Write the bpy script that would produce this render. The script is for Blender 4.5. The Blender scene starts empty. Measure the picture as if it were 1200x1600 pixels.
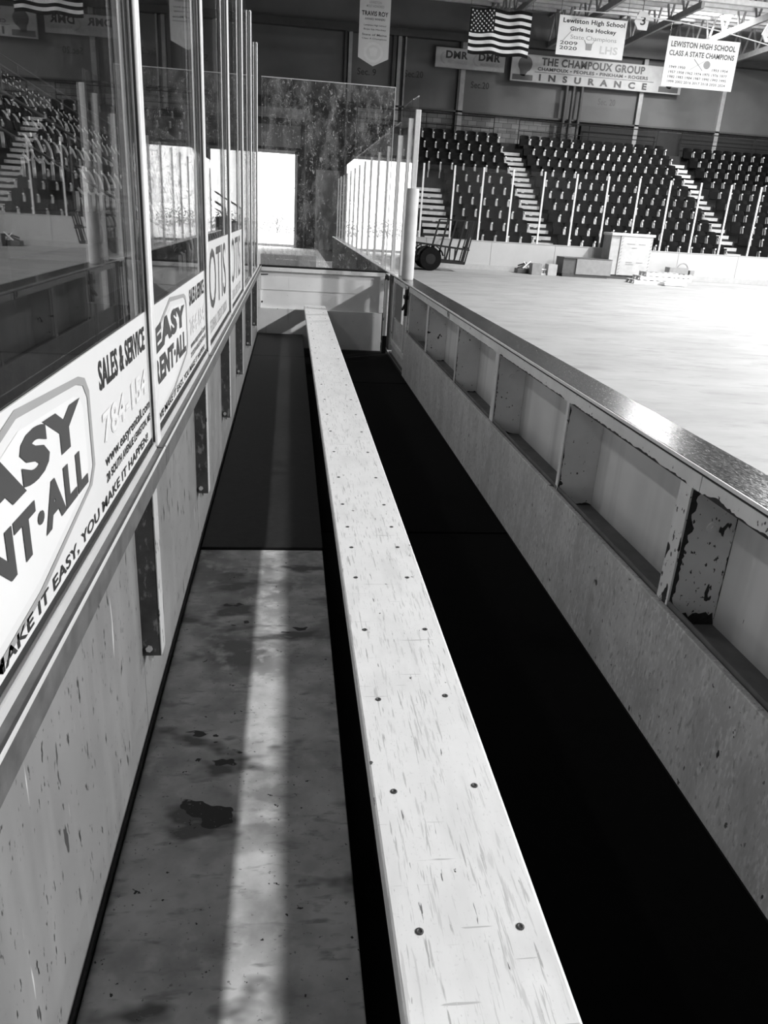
import bpy, math, random
from mathutils import Vector, Matrix
random.seed(7)
SC = bpy.context.scene
COL = SC.collection

# ------------------------------------------------------------------ camera
cam_d = bpy.data.cameras.new('camera')
cam = bpy.data.objects.new('camera', cam_d)
COL.objects.link(cam)
SC.camera = cam
F_PX = 1180.0
cam_d.sensor_fit = 'VERTICAL'
cam_d.sensor_height = 36.0
cam_d.lens = F_PX / 1600.0 * 36.0
cam_d.clip_start = 0.02
cam_d.clip_end = 400
def _ray(px, py):
    return Vector(((px - 600) / F_PX, (py - 800) / F_PX, 1.0))
_Y = _ray(454, 328).normalized()                      # direction of the bench
_n = _Y.cross(_ray(554, 334.26)).normalized()
if _n.y < 0: _n = -_n
_Z = -_n
_X = _Y.cross(_Z)
Mr = Matrix((_X, _Y, _Z))                             # image frame -> world
R3 = Matrix((( Mr[0][0], -Mr[0][1], -Mr[0][2]),
             ( Mr[1][0], -Mr[1][1], -Mr[1][2]),
             ( Mr[2][0], -Mr[2][1], -Mr[2][2])))
cam.matrix_world = Matrix.Translation((0, 0, 1.5)) @ R3.to_4x4()

# ------------------------------------------------------------------ light, exposure
SC.view_settings.view_transform = 'Standard'
SC.view_settings.look = 'None'
SC.view_settings.gamma = 1.0
SC.view_settings.use_curve_mapping = False
SC.view_settings.exposure = 0.0
SC.cycles.use_denoising = True
SC.cycles.max_bounces = 10
SC.cycles.transparent_max_bounces = 40
SC.cycles.caustics_reflective = False
SC.cycles.caustics_refractive = False
SC.cycles.sample_clamp_indirect = 6.0
DAY = 6.0            # daylight outside the garage door
LAMP_W = 4500.0      # each high bay lamp of the near row
LAMP_W2 = 800.0      # each high bay lamp of the far row
FILL_W = 210.0      # each added unseen lamp over the side stand, filling the right board
w = bpy.data.worlds.new('daylight')
SC.world = w
w.use_nodes = True
w.node_tree.nodes['Background'].inputs[0].default_value = (1, 1, 1, 1)
w.node_tree.nodes['Background'].inputs[1].default_value = DAY

# ------------------------------------------------------------------ materials
def newmat(name):
    m = bpy.data.materials.new(name); m.use_nodes = True
    nt = m.node_tree
    return m, nt, nt.nodes['Principled BSDF']
def G(v): return (v, v, v, 1)
def nd(nt, t, **kw):
    n = nt.nodes.new(t)
    for k, v in kw.items(): setattr(n, k, v)
    return n
def coords(nt, scale=(1, 1, 1), rot=(0, 0, 0)):
    tc = nd(nt, 'ShaderNodeTexCoord'); mp = nd(nt, 'ShaderNodeMapping')
    mp.inputs['Scale'].default_value = scale
    mp.inputs['Rotation'].default_value = rot
    nt.links.new(tc.outputs['Object'], mp.inputs['Vector'])
    return mp.outputs['Vector']
def noise(nt, scale, vec=None, detail=4, rough=.55, stretch=(1, 1, 1), rot=(0, 0, 0), dist=0):
    n = nd(nt, 'ShaderNodeTexNoise')
    n.inputs['Scale'].default_value = scale
    n.inputs['Detail'].default_value = detail
    n.inputs['Roughness'].default_value = rough
    n.inputs['Distortion'].default_value = dist
    nt.links.new(coords(nt, stretch, rot), n.inputs['Vector'])
    return n.outputs['Fac']
def ramp(nt, fac, lo, hi, a=0.0, b=1.0):
    r = nd(nt, 'ShaderNodeMapRange')
    r.inputs['From Min'].default_value = lo; r.inputs['From Max'].default_value = hi
    r.inputs['To Min'].default_value = a; r.inputs['To Max'].default_value = b
    nt.links.new(fac, r.inputs['Value'])
    return r.outputs['Result']
def mix(nt, fac, a, b):
    m = nd(nt, 'ShaderNodeMix', data_type='RGBA')
    nt.links.new(fac, m.inputs['Factor'])
    for s, v in (('A', a), ('B', b)):
        sock = [i for i in m.inputs if i.name == s and i.type == 'RGBA'][0]
        if isinstance(v, float): sock.default_value = G(v)
        else: nt.links.new(v, sock)
    return [o for o in m.outputs if o.type == 'RGBA'][0]
def bump(nt, bs, fac, strength=.3, dist=.002):
    b = nd(nt, 'ShaderNodeBump')
    b.inputs['Strength'].default_value = strength; b.inputs['Distance'].default_value = dist
    nt.links.new(fac, b.inputs['Height']); nt.links.new(b.outputs['Normal'], bs.inputs['Normal'])
MATS = {}
def plain(name, g, rough=.6, metal=0.0, var=.12, nscale=6.0, spec=.5, layers=()):
    """grey material with soft mottling; layers = (scale, stretch, lo, hi, grey, rot) of marks on top"""
    if name in MATS: return MATS[name]
    m, nt, bs = newmat(name)
    bs.inputs['Roughness'].default_value = rough
    bs.inputs['Metallic'].default_value = metal
    bs.inputs['Specular IOR Level'].default_value = spec
    f = ramp(nt, noise(nt, nscale), .3, .7)
    c = mix(nt, f, g * (1 - var), min(1.0, g * (1 + var)))
    for L in layers:
        sc, st, lo, hi, gg = L[:5]
        rot = L[5] if len(L) > 5 else (0, 0, 0)
        fm = ramp(nt, noise(nt, sc, stretch=st, rot=rot, detail=3), lo, hi)
        c = mix(nt, fm, c, gg)
    nt.links.new(c, bs.inputs['Base Color'])
    MATS[name] = m
    return m
M_hdpe = plain('scratched_white_plastic', .76, .38, var=.04, nscale=9, layers=(
    (14, (1, .3, 1), .50, .75, .68), (150, (1, .07, 1), .60, .66, .60, (0, 0, .12)), (150, (1, .06, 1), .63, .67, .52, (0, 0, -.35)),
    (110, (1, .07, 1), .66, .69, .42, (0, 0, .55)), (90, (.05, 1, 1), .675, .70, .50), (130, (1, .10, 1), .70, .72, .15, (0, 0, -.8)),
    (60, (.5, .5, 1), .735, .745, .08, (0, 0, .8)), (220, (1, .6, 1), .62, .70, .64)))
M_wall = plain('scuffed_grey_panel', .19, .32, var=.12, nscale=3, layers=(
    (7, (1, 1, .12), .50, .75, .25), (22, (1, 1, .28), .67, .69, .05), (55, (1, 1, .28), .67, .69, .03),
    (90, (1, 1, .35), .67, .70, .05), (34, (1, 1, .08), .68, .72, .5)))
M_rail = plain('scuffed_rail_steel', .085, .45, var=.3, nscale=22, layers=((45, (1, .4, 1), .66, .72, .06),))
M_alu = plain('brushed_aluminium', .80, .35, metal=.25, var=.06, nscale=30, layers=((60, (1, 1, .04), .55, .8, .55),))
M_lip = plain('bright_aluminium_lip', .85, .35, metal=.5, var=.05)
M_gasket = plain('black_rubber_gasket', .012, .6)
M_post = plain('dark_rusty_post', .035, .6, var=.5, nscale=14, layers=((60, (1, 1, .4), .58, .70, .16),))
M_flange = plain('worn_flange_edge', .35, .5, layers=((50, (1, 1, .5), .62, .68, .05),))
M_bolt = plain('bright_bolt', .7, .3, metal=.8)
M_plat = plain('stained_platform_panel', .42, .42, var=.35, nscale=7, layers=(
    (2.2, (1, 1, 1), .50, .68, .15), (14, (1, 1, 1), .52, .72, .52), (5, (.8, 1.4, 1), .56, .66, .10),
    (40, (.3, 1, 1), .58, .72, .24), (4.3, (1, 1.6, 1), .675, .682, .012), (38, (1, 1, 1), .70, .72, .01), (90, (1, 1, 1), .66, .70, .2)))
M_mat = plain('black_rubber_mat', .016, .55, spec=.22, var=.25, nscale=30, layers=((10, (.3, 1, 1), .70, .76, .03),))
M_mat2 = plain('black_rubber_floor_mat', .003, .8, var=.25, nscale=30, spec=.08, layers=((90, (1, 1, 1), .80, .82, .3),))
M_kick = plain('scuffed_kick_plate', .55, .5, var=.18, nscale=5, layers=(
    (90, (1, 1, .35), .50, .66, .72), (60, (1, 1, .4), .58, .68, .36), (26, (1, 1, .7), .68, .69, .03), (9, (1, 1, .3), .5, .8, .42)))
M_frame = plain('chipped_frame_paint', .78, .45, var=.10, nscale=5, layers=(
    (9, (1, 1, .8), .685, .695, .02), (60, (1, 1, .6), .68, .71, .03)))
M_framebad = plain('badly_chipped_frame_paint', .78, .5, var=.10, nscale=5, layers=(
    (12, (1, 1, .45), .60, .61, .02), (60, (1, 1, .6), .62, .65, .04)))
M_rust = plain('bare_dark_metal', .02, .7, var=.5, nscale=60)
M_panel = plain('ice_side_board_back', .82, .38, var=.06, nscale=2, layers=(
    (3.2, (1, 1, .05), .50, .66, .58), (50, (1, 1, .2), .74, .77, .12)))
M_shelf = plain('dusty_bottom_channel', .13, .7, var=.2, nscale=12, layers=((50, (1, 1, 1), .70, .74, .03),))
M_endp = plain('end_wall_white_panel', .85, .45, var=.05, nscale=4, layers=((40, (1, 1, 1), .745, .76, .05), (8, (1, 1, .1), .66, .8, .5)))
M_endk = plain('end_wall_kick_panel', .72, .45, var=.08, nscale=4, layers=((30, (1, 1, 1), .735, .75, .04), (8, (1, 1, .1), .62, .8, .36)))
M_white = plain('white_board_plastic', .44, .4, var=.05, nscale=1.5, layers=((2.5, (1, 1, .3), .55, .8, .46),))
M_boardkick = plain('pale_kick_strip', .40, .5, var=.08)
M_pad = plain('taped_foam_pad', .62, .7, var=.10, nscale=6)
M_black = plain('black_painted_steel', .012, .6, spec=.25)
M_tire = plain('tyre_rubber', .008, .9, spec=.1)
M_dark = plain('dark_steel', .06, .5)
M_conc = plain('dark_concrete_tread', .018, .8, var=.3, nscale=3)
M_nose = plain('pale_step_nosing', .55, .6)
M_up = plain('upper_wall_panel', .105, .7, var=.16, nscale=.6)
M_up2 = plain('lower_upper_wall_panel', .14, .7, var=.2, nscale=.5)
M_col = plain('pale_steel_column', .30, .6)
M_beam = plain('dark_beam', .05, .6)
M_joist = plain('pale_roof_joist', .75, .6)
M_roof = plain('roof_deck', .13, .8, var=.2)
M_side = plain('dark_side_wall', .02, .9)
M_low = plain('end_block_wall', .035, .8, var=.2, nscale=1.2)
M_ban = plain('banner_cloth', .50, .8, var=.06, nscale=2)
M_ban2 = plain('white_banner_cloth', .86, .8, var=.04, nscale=2)
M_ink = plain('black_ink', .015, .5, var=0)
M_ink2 = plain('charcoal_ink', .05, .45, var=.05)
M_ink3 = plain('grey_ink', .28, .5, var=.05)
M_ink4 = plain('pale_grey_ink', .55, .5, var=.05)
M_sign = plain('glossy_white_sign', .62, .35, var=.03, nscale=3, layers=((14, (1, 1, .15), .745, .76, .45),))
M_signin = plain('logo_white_fill', .68, .35, var=.02)
M_sgrey = plain('wall_sign_grey', .34, .5, var=.08)
M_card = plain('grey_cardboard', .26, .7)
M_card2 = plain('pale_grey_side', .42, .7)
M_dk2 = plain('charcoal_side', .09, .6)
M_wood = plain('pale_pallet_wood', .62, .7, var=.2, nscale=9)
M_leaf = plain('pale_leaves', .25, .6, var=.4, nscale=8)
M_outg = plain('pale_driveway_daylit_floor', .8, .9)
M_seat = plain('black_seat_shell', .004, .5, var=.2, nscale=20, spec=.06)
M_arm = plain('grey_seat_arm', .40, .45, metal=.2)
M_glint = plain('white_seat_glint', .85, .4, var=0)  # painted highlight on the seats, as a small white plate
M_navy = plain('flag_dark_field', .02, .9, spec=.1)
M_flagd = plain('flag_dark_stripe', .015, .9, spec=.1)
M_wrap = plain('white_shrink_wrap', .46, .4, var=.08, nscale=5)
M_lampsh = plain('lamp_housing', .25, .5)

def m_ice():
    m, nt, bs = newmat('bare_rink_floor'); bs.inputs['Roughness'].default_value = .62; bs.inputs['Specular IOR Level'].default_value = .25
    a = ramp(nt, noise(nt, 1.3, stretch=(.6, 1.1, 1), detail=7, rough=.65), .35, .65)
    c = mix(nt, a, .32, .40)
    b = ramp(nt, noise(nt, 3.5, stretch=(.4, 1.2, 1), detail=8, rough=.7), .52, .70)
    c = mix(nt, b, c, .25)
    d = ramp(nt, noise(nt, 6, detail=8, rough=.7), .70, .78)
    c = mix(nt, d, c, .08)
    nt.links.new(c, bs.inputs['Base Color'])
    return m
M_ice = m_ice()
def m_cap():
    m, nt, bs = newmat('scratched_dark_cap_rail')
    bs.inputs['Metallic'].default_value = .85
    n1 = noise(nt, 170, stretch=(1, .3, 1), rot=(0, 0, .6), detail=5)
    c = mix(nt, ramp(nt, n1, .35, .75), .07, .26)
    nt.links.new(c, bs.inputs['Base Color'])
    nt.links.new(ramp(nt, n1, .3, .7, .15, .29), bs.inputs['Roughness'])
    bump(nt, bs, noise(nt, 140, stretch=(1, .3, 1), rot=(0, 0, .5), detail=4), .22, .003)
    return m
M_cap = m_cap()
def m_brick():
    m, nt, bs = newmat('grey_block_wall'); bs.inputs['Roughness'].default_value = .8
    tc = nd(nt, 'ShaderNodeTexCoord'); mp = nd(nt, 'ShaderNodeMapping')
    mp.inputs['Rotation'].default_value = (math.pi / 2, 0, 0)
    nt.links.new(tc.outputs['Object'], mp.inputs['Vector'])
    b = nd(nt, 'ShaderNodeTexBrick')
    b.inputs['Scale'].default_value = 1.0
    b.inputs['Brick Width'].default_value = .42; b.inputs['Row Height'].default_value = .21
    b.inputs['Mortar Size'].default_value = .012
    b.inputs['Color1'].default_value = G(.22); b.inputs['Color2'].default_value = G(.13); b.inputs['Mortar'].default_value = G(.06)
    nt.links.new(mp.outputs['Vector'], b.inputs['Vector'])
    nt.links.new(b.outputs['Color'], bs.inputs['Base Color'])
    return m
M_brick = m_brick()
def m_glass(name, dirt=0.0, tint=.96, wave=0.0, f0=.035):
    m = bpy.data.materials.new(name); m.use_nodes = True
    nt = m.node_tree; nt.nodes.clear()
    out = nd(nt, 'ShaderNodeOutputMaterial')
    tr = nd(nt, 'ShaderNodeBsdfTransparent'); tr.inputs[0].default_value = G(tint)
    gl = nd(nt, 'ShaderNodeBsdfGlossy'); gl.inputs['Roughness'].default_value = .0
    lw = nd(nt, 'ShaderNodeLayerWeight'); lw.inputs['Blend'].default_value = .5
    pw = nd(nt, 'ShaderNodeMath', operation='POWER'); pw.inputs[1].default_value = 4.6
    nt.links.new(lw.outputs['Facing'], pw.inputs[0])
    fr = ramp(nt, pw.outputs[0], 0, 1, f0, .85)
    mx = nd(nt, 'ShaderNodeMixShader')
    nt.links.new(fr, mx.inputs[0]); nt.links.new(tr.outputs[0], mx.inputs[1]); nt.links.new(gl.outputs[0], mx.inputs[2])
    last = mx.outputs[0]
    if wave:
        b = nd(nt, 'ShaderNodeBump'); b.inputs['Strength'].default_value = wave; b.inputs['Distance'].default_value = .01
        nt.links.new(noise(nt, 1.6, detail=1), b.inputs['Height']); nt.links.new(b.outputs['Normal'], gl.inputs['Normal'])
    if dirt:
        df = nd(nt, 'ShaderNodeBsdfDiffuse'); df.inputs[0].default_value = G(.75)
        tl = nd(nt, 'ShaderNodeBsdfTranslucent'); tl.inputs[0].default_value = G(.9)
        md = nd(nt, 'ShaderNodeMixShader'); md.inputs[0].default_value = .6
        nt.links.new(df.outputs[0], md.inputs[1]); nt.links.new(tl.outputs[0], md.inputs[2])
        a = ramp(nt, noise(nt, 5, stretch=(1, 1, .45), detail=12, rough=.85), .48, .80, 0, dirt)
        b2 = ramp(nt, noise(nt, 26, stretch=(1, 1, .6), detail=8, rough=.75, dist=1.5), .57, .64, 0, 1.4 * dirt)
        ad = nd(nt, 'ShaderNodeMath', operation='MAXIMUM'); nt.links.new(a, ad.inputs[0]); nt.links.new(b2, ad.inputs[1])
        m2 = nd(nt, 'ShaderNodeMixShader')
        nt.links.new(ad.outputs[0], m2.inputs[0]); nt.links.new(last, m2.inputs[1]); nt.links.new(md.outputs[0], m2.inputs[2])
        last = m2.outputs[0]
    nt.links.new(last, out.inputs[0])
    return m
M_glass = m_glass('clear_rink_glass', .03, .93, .03)
M_glassr = m_glass('smeared_rink_glass', .10, .95, .01)
M_glassc = m_glass('far_clear_glass', 0, .97, f0=.012)
M_glassd = m_glass('dirty_end_glass', .50, .93)
M_edge = plain('polished_glass_edge', .62, .3, var=.05)
def m_haze():
    m = bpy.data.materials.new('frosted_printed_film'); m.use_nodes = True
    nt = m.node_tree; nt.nodes.clear()
    out = nd(nt, 'ShaderNodeOutputMaterial')
    tr = nd(nt, 'ShaderNodeBsdfTransparent'); df = nd(nt, 'ShaderNodeBsdfDiffuse'); df.inputs[0].default_value = G(.72)
    tl = nd(nt, 'ShaderNodeBsdfTranslucent'); tl.inputs[0].default_value = G(.6)
    a = nd(nt, 'ShaderNodeMixShader'); a.inputs[0].default_value = .3
    nt.links.new(df.outputs[0], a.inputs[1]); nt.links.new(tl.outputs[0], a.inputs[2])
    b = nd(nt, 'ShaderNodeMixShader'); b.inputs[0].default_value = .8
    nt.links.new(tr.outputs[0], b.inputs[1]); nt.links.new(a.outputs[0], b.inputs[2])
    nt.links.new(b.outputs[0], out.inputs[0])
    return m
M_film = m_haze()
def m_emit(name, e):
    m = bpy.data.materials.new(name); m.use_nodes = True
    nt = m.node_tree; nt.nodes.clear()
    out = nd(nt, 'ShaderNodeOutputMaterial'); em = nd(nt, 'ShaderNodeEmission')
    em.inputs[1].default_value = e; nt.links.new(em.outputs[0], out.inputs[0])
    return m
M_lens = m_emit('lit_lamp_lens', 30)

# ------------------------------------------------------------------ mesh helpers
class MB:
    def __init__(s): s.v = []; s.f = []; s.m = []
    def add(s, vs, fs, mi=0):
        b = len(s.v); s.v += [tuple(p) for p in vs]
        for f in fs: s.f.append(tuple(b + i for i in f)); s.m.append(mi)
        return s
    def box(s, x0, x1, y0, y1, z0, z1, mi=0, c=0.0):
        if x0 > x1: x0, x1 = x1, x0
        if y0 > y1: y0, y1 = y1, y0
        if z0 > z1: z0, z1 = z1, z0
        if c <= 0:
            v = [(x, y, z) for x in (x0, x1) for y in (y0, y1) for z in (z0, z1)]
            f = [(0, 1, 3, 2), (4, 6, 7, 5), (0, 4, 5, 1), (2, 3, 7, 6), (0, 2, 6, 4), (1, 5, 7, 3)]
            return s.add(v, f, mi)
        import bmesh
        bm = bmesh.new(); bmesh.ops.create_cube(bm, size=1)
        for q in bm.verts:
            q.co = Vector(((x0 + x1) / 2 + q.co.x * (x1 - x0), (y0 + y1) / 2 + q.co.y * (y1 - y0), (z0 + z1) / 2 + q.co.z * (z1 - z0)))
        bmesh.ops.bevel(bm, geom=list(bm.edges), offset=c, segments=2, affect='EDGES', profile=.5)
        bm.verts.index_update()
        s.add([q.co[:] for q in bm.verts], [[q.index for q in f.verts] for f in bm.faces], mi)
        bm.free(); return s
    def tube(s, p0, p1, r, n=10, mi=0, r1=None, caps=True):
        p0 = Vector(p0); p1 = Vector(p1); d = (p1 - p0).normalized()
        a = d.orthogonal().normalized(); b = d.cross(a)
        r1 = r if r1 is None else r1
        vs = []
        for p, rr in ((p0, r), (p1, r1)):
            for i in range(n):
                t = 2 * math.pi * i / n
                vs.append(p + a * math.cos(t) * rr + b * math.sin(t) * rr)
        fs = [(i, (i + 1) % n, n + (i + 1) % n, n + i) for i in range(n)]
        if caps: fs += [tuple(range(n))[::-1], tuple(range(n, 2 * n))]
        return s.add(vs, fs, mi)
    def path(s, pts, r, n=8, mi=0):
        for a, b in zip(pts[:-1], pts[1:]): s.tube(a, b, r, n, mi)
        return s
    def beam(s, p0, p1, w, h, mi=0):
        p0 = Vector(p0); p1 = Vector(p1); d = (p1 - p0).normalized()
        up = Vector((0, 0, 1)) if abs(d.z) < .95 else Vector((0, 1, 0))
        a = d.cross(up).normalized() * w / 2; b = a.cross(d).normalized() * h / 2
        vs = [p + i * a + j * b for p in (p0, p1) for i, j in ((-1, -1), (1, -1), (1, 1), (-1, 1))]
        return s.add(vs, [(0, 1, 2, 3), (7, 6, 5, 4), (0, 4, 5, 1), (1, 5, 6, 2), (2, 6, 7, 3), (3, 7, 4, 0)], mi)
    def prism(s, poly, axis, t0, t1, mi=0):
        n = len(poly)
        def P(u, v, t):
            return {'x': (t, u, v), 'y': (u, t, v), 'z': (u, v, t)}[axis]
        vs = [P(u, v, t0) for u, v in poly] + [P(u, v, t1) for u, v in poly]
        fs = [tuple(range(n)), tuple(range(2 * n - 1, n - 1, -1))] + [(i, n + i, n + (i + 1) % n, (i + 1) % n) for i in range(n)]
        return s.add(vs, fs, mi)
    def lathe(s, prof, c, n=20, mi=0, axis='z'):
        vs = []
        for r, h in prof:
            for i in range(n):
                t = 2 * math.pi * i / n; a, b = r * math.cos(t), r * math.sin(t)
                vs.append({'z': (c[0] + a, c[1] + b, c[2] + h), 'x': (c[0] + h, c[1] + a, c[2] + b), 'y': (c[0] + a, c[1] + h, c[2] + b)}[axis])
        fs = []
        for k in range(len(prof) - 1):
            for i in range(n):
                j = (i + 1) % n; fs.append((k * n + i, k * n + j, (k + 1) * n + j, (k + 1) * n + i))
        fs += [tuple(range(n))[::-1], tuple(range((len(prof) - 1) * n, len(prof) * n))]
        return s.add(vs, fs, mi)
    def mesh(s, name, mats, org=(0, 0, 0), smooth=False):
        me = bpy.data.meshes.new(name)
        o = Vector(org)
        me.from_pydata([tuple(Vector(p) - o) for p in s.v], [], s.f)
        for m in (mats if isinstance(mats, (list, tuple)) else [mats]): me.materials.append(m)
        me.polygons.foreach_set('material_index', s.m)
        import bmesh
        bm = bmesh.new(); bm.from_mesh(me); bmesh.ops.recalc_face_normals(bm, faces=bm.faces); bm.to_mesh(me); bm.free()
        if smooth:
            me.polygons.foreach_set('use_smooth', [True] * len(me.polygons))
            try: me.set_sharp_from_angle(angle=math.radians(35))
            except Exception: pass
        me.update()
        return me
def thing(name, label, cat, loc, group=None):
    o = bpy.data.objects.new(name, None); COL.objects.link(o); o.location = loc
    o.empty_display_size = .1
    o['label'] = label; o['category'] = cat
    if group: o['group'] = group
    return o
def wloc(o):
    v = Vector((0, 0, 0))
    while o is not None: v += Vector(o.location); o = o.parent
    return v
def part(name, mb, mats, parent, label=None, smooth=False):
    o = bpy.data.objects.new(name, mb.mesh(name, mats, (0, 0, 0), smooth)); COL.objects.link(o)
    o.parent = parent; o.location = -wloc(parent)
    if label: o['label'] = label
    return o
def solo(name, mb, mats, label, cat, group=None, smooth=False):
    xs = [p[0] for p in mb.v]; ys = [p[1] for p in mb.v]; zs = [p[2] for p in mb.v]
    org = ((min(xs) + max(xs)) / 2, (min(ys) + max(ys)) / 2, min(zs))
    o = bpy.data.objects.new(name, mb.mesh(name, mats, org, smooth)); COL.objects.link(o)
    o.location = org; o['label'] = label; o['category'] = cat
    if group: o['group'] = group
    return o
def struct(name, mb, mats, parent=None):
    o = bpy.data.objects.new(name, mb.mesh(name, mats)); COL.objects.link(o)
    if parent is not None: o.parent = parent; o.location = -wloc(parent)
    else: o['kind'] = 'structure'
    return o
_tc = {}
def text_polys(txt, bold=0.0, shear=0.0):
    key = (txt, bold, shear)
    if key in _tc: return _tc[key]
    cu = bpy.data.curves.new('lettering', 'FONT'); cu.body = txt; cu.offset = bold; cu.shear = shear; cu.resolution_u = 3; cu.space_character = 1.0 + 2.2 * max(0, bold)
    ob = bpy.data.objects.new('lettering', cu); COL.objects.link(ob)
    dg = bpy.context.evaluated_depsgraph_get(); me = bpy.data.meshes.new_from_object(ob.evaluated_get(dg))
    vs = [tuple(v.co) for v in me.vertices]; fs = [tuple(p.vertices) for p in me.polygons]
    bpy.data.objects.remove(ob); bpy.data.curves.remove(cu); bpy.data.meshes.remove(me)
    _tc[key] = (vs, fs); return _tc[key]
def text(mb, txt, u0, u1, v0, v1, O, U, V, bold=0.0, mi=0, warp=None, shear=0.0, capfit=True):
    """lettering fitted into the rectangle u0..u1, v0..v1 of the plane O + u U + v V"""
    vs, fs = text_polys(txt, bold, shear)
    x0 = min(p[0] for p in vs); x1 = max(p[0] for p in vs)
    y0 = min(p[1] for p in vs); y1 = max(p[1] for p in vs)
    O = Vector(O); U = Vector(U); V = Vector(V)
    out = []
    for p in vs:
        a = (p[0] - x0) / (x1 - x0); b = (p[1] - y0) / (y1 - y0)
        u = u0 + (u1 - u0) * a; v = v0 + (v1 - v0) * b
        if warp: u, v = warp(a, b, u, v)
        out.append(O + U * u + V * v)
    mb.add(out, fs, mi); return mb
ORD = ['first', 'second', 'third', 'fourth', 'fifth', 'sixth', 'seventh', 'eighth', 'ninth', 'tenth', 'eleventh', 'twelfth', 'thirteenth', 'fourteenth', 'fifteenth', 'sixteenth',
       'seventeenth', 'eighteenth', 'nineteenth', 'twentieth', 'twenty-first', 'twenty-second', 'twenty-third', 'twenty-fourth', 'twenty-fifth', 'twenty-sixth', 'twenty-seventh', 'twenty-eighth', 'twenty-ninth', 'thirtieth',
       'thirty-first', 'thirty-second', 'thirty-third', 'thirty-fourth', 'thirty-fifth']

ICE = -.17
# ================================================================== setting
struct('floor', MB().box(-14, 32, -9, 42, -.40, ICE - .012), M_side)
struct('trim_1', MB().box(1.30, 31.7, -8.8, 29.2, ICE - .012, ICE), M_ice)        # the rink surface
struct('wall_back', MB().box(2.9, 32, 38.9, 39.2, ICE, 6.15), M_brick)
struct('trim_10', MB().box(13.6, 31.7, 38.62, 38.88, 4.9, 6.0), M_side)
struct('wall_back_upper', MB().box(-14, 32, 38.8, 39.2, 6.15, 9.05), M_up)
struct('wall_back_top', MB().box(-14, 32, 38.85, 39.2, 9.05, 13), M_up2)
struct('wall_right', MB().box(31.8, 32, -9, 39, ICE, 13), M_up2)
struct('wall_left', MB().box(-14, -13.8, -9, 39, ICE, 13), M_side)
struct('wall_front', MB().box(-14, 32, -9.2, -9, ICE, 13), M_up2)
struct('ceiling', MB().box(-14, 32, -9.2, 39.2, 12.4, 12.6), M_roof)
# end block with the open garage door
DX0, DX1, DZ, DY = -3.65, .17, 3.88, 38.4
ew = MB()
ew.box(-13.8, DX0, DY, DY + .3, ICE, 6.15).box(DX1, 2.9, DY, DY + .3, ICE, 6.15).box(DX0, DX1, DY, DY + .3, DZ, 6.15)
struct('wall_end', ew, M_low)
struct('trim_9', MB().box(-6, DX1 + .25, DY - .08, DY, DZ + .25, DZ + 1.15).box(-8, DX1 + .6, DY - .3, DY - .1, 5.3, 5.7), M_up2)
struct('door_1', MB().box(DX0 - .12, DX0, DY - .1, DY + .32, ICE, DZ + .12).box(DX1, DX1 + .12, DY - .1, DY + .32, ICE, DZ + .12).box(DX0 - .12, DX1 + .12, DY - .1, DY + .32, DZ, DZ + .12), M_col)
struct('door_2', MB().box(1.15, 2.25, DY - .08, DY - .001, ICE, 3.3).box(1.25, 2.15, DY - .1, DY - .08, ICE + .1, 3.2), M_sgrey)
struct('trim_3', MB().box(.60, .66, DY - .3, DY - .2, ICE, 6.1).box(2.4, 2.5, DY - .3, DY - .2, ICE, 6.1), M_dk2)
struct('ground', MB().box(-30, 2.7, 38.75, 110, -.4, ICE - .02), M_outg)
struct('trim_2', MB().box(-13.8, 1.29, 11.2, 38.7, ICE - .012, ICE), M_outg)  # indoor floor whitened in its colour to stand for daylight from the door

# upper wall: columns, beam, signs' wall seams
mb = MB()
for x, ww in ((2.55, .16), (4.75, .16), (5.02, .07), (7.7, .22), (16.3, .2), (20.4, .2)):
    mb.box(x - ww / 2, x + ww / 2, 38.6, 38.8, 5.0, 9.0)
struct('trim_4', mb, M_col)
mb = MB()
mb.box(-14, 32, 38.45, 38.8, 8.95, 9.25).box(-14, 32, 38.6, 38.8, 6.15, 6.22)
for x in (12.62, 12.95, 13.35): mb.tube((x, 38.5, 5.0), (x, 38.5, 8.6), .08, 10)
mb.box(2.3, 2.4, 38.6, 38.8, 6.2, 9.0).box(4.45, 4.6, 38.6, 38.8, 6.2, 9.0).box(7.5, 7.6, 38.6, 38.8, 5.0, 9)
struct('trim_5', mb, M_beam)
# wall lettering of the sections
mb = MB()
for t, x, z in (('Sec. 9', 2.9, 7.35), ('Sec.20', 5.05, 7.42), ('Sec.20', 8.15, 7.2), ('Sec. 20', 14.3, 6.95)):
    text(mb, t, x, x + .85, z, z + .27, (0, 38.79, 0), (1, 0, 0), (0, 0, 1), .01)
struct('trim_6', mb, M_ink)
# roof joists and trusses over the far stand
mb = MB()
for i, (y, z) in enumerate(((30.6, 9.35), (31.8, 9.5), (33.0, 9.65), (34.2, 9.8), (35.4, 9.95), (36.6, 10.1), (37.8, 10.25))):
    mb.box(2, 31.7, y - .09, y + .09, z, z + .16)
    mb.box(2, 31.7, y - .05, y + .05, z + .75, z + .9)
struct('trim_7', mb, M_joist)
mb = MB()
for x in (8.6, 11.5, 14.4, 17.3, 20.2):
    mb.box(x - .06, x + .06, 30, 38.8, 9.0, 9.22)
    for k in range(7):
        y = 30.2 + k * 1.2
        mb.tube((x, y, 9.1), (x, y + .6, 10.3), .045, 6); mb.tube((x, y + .6, 10.3), (x, y + 1.2, 9.1), .045, 6)
    mb.box(x - .06, x + .06, 30, 38.8, 10.25, 10.4)
struct('trim_8', mb, M_col)

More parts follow.
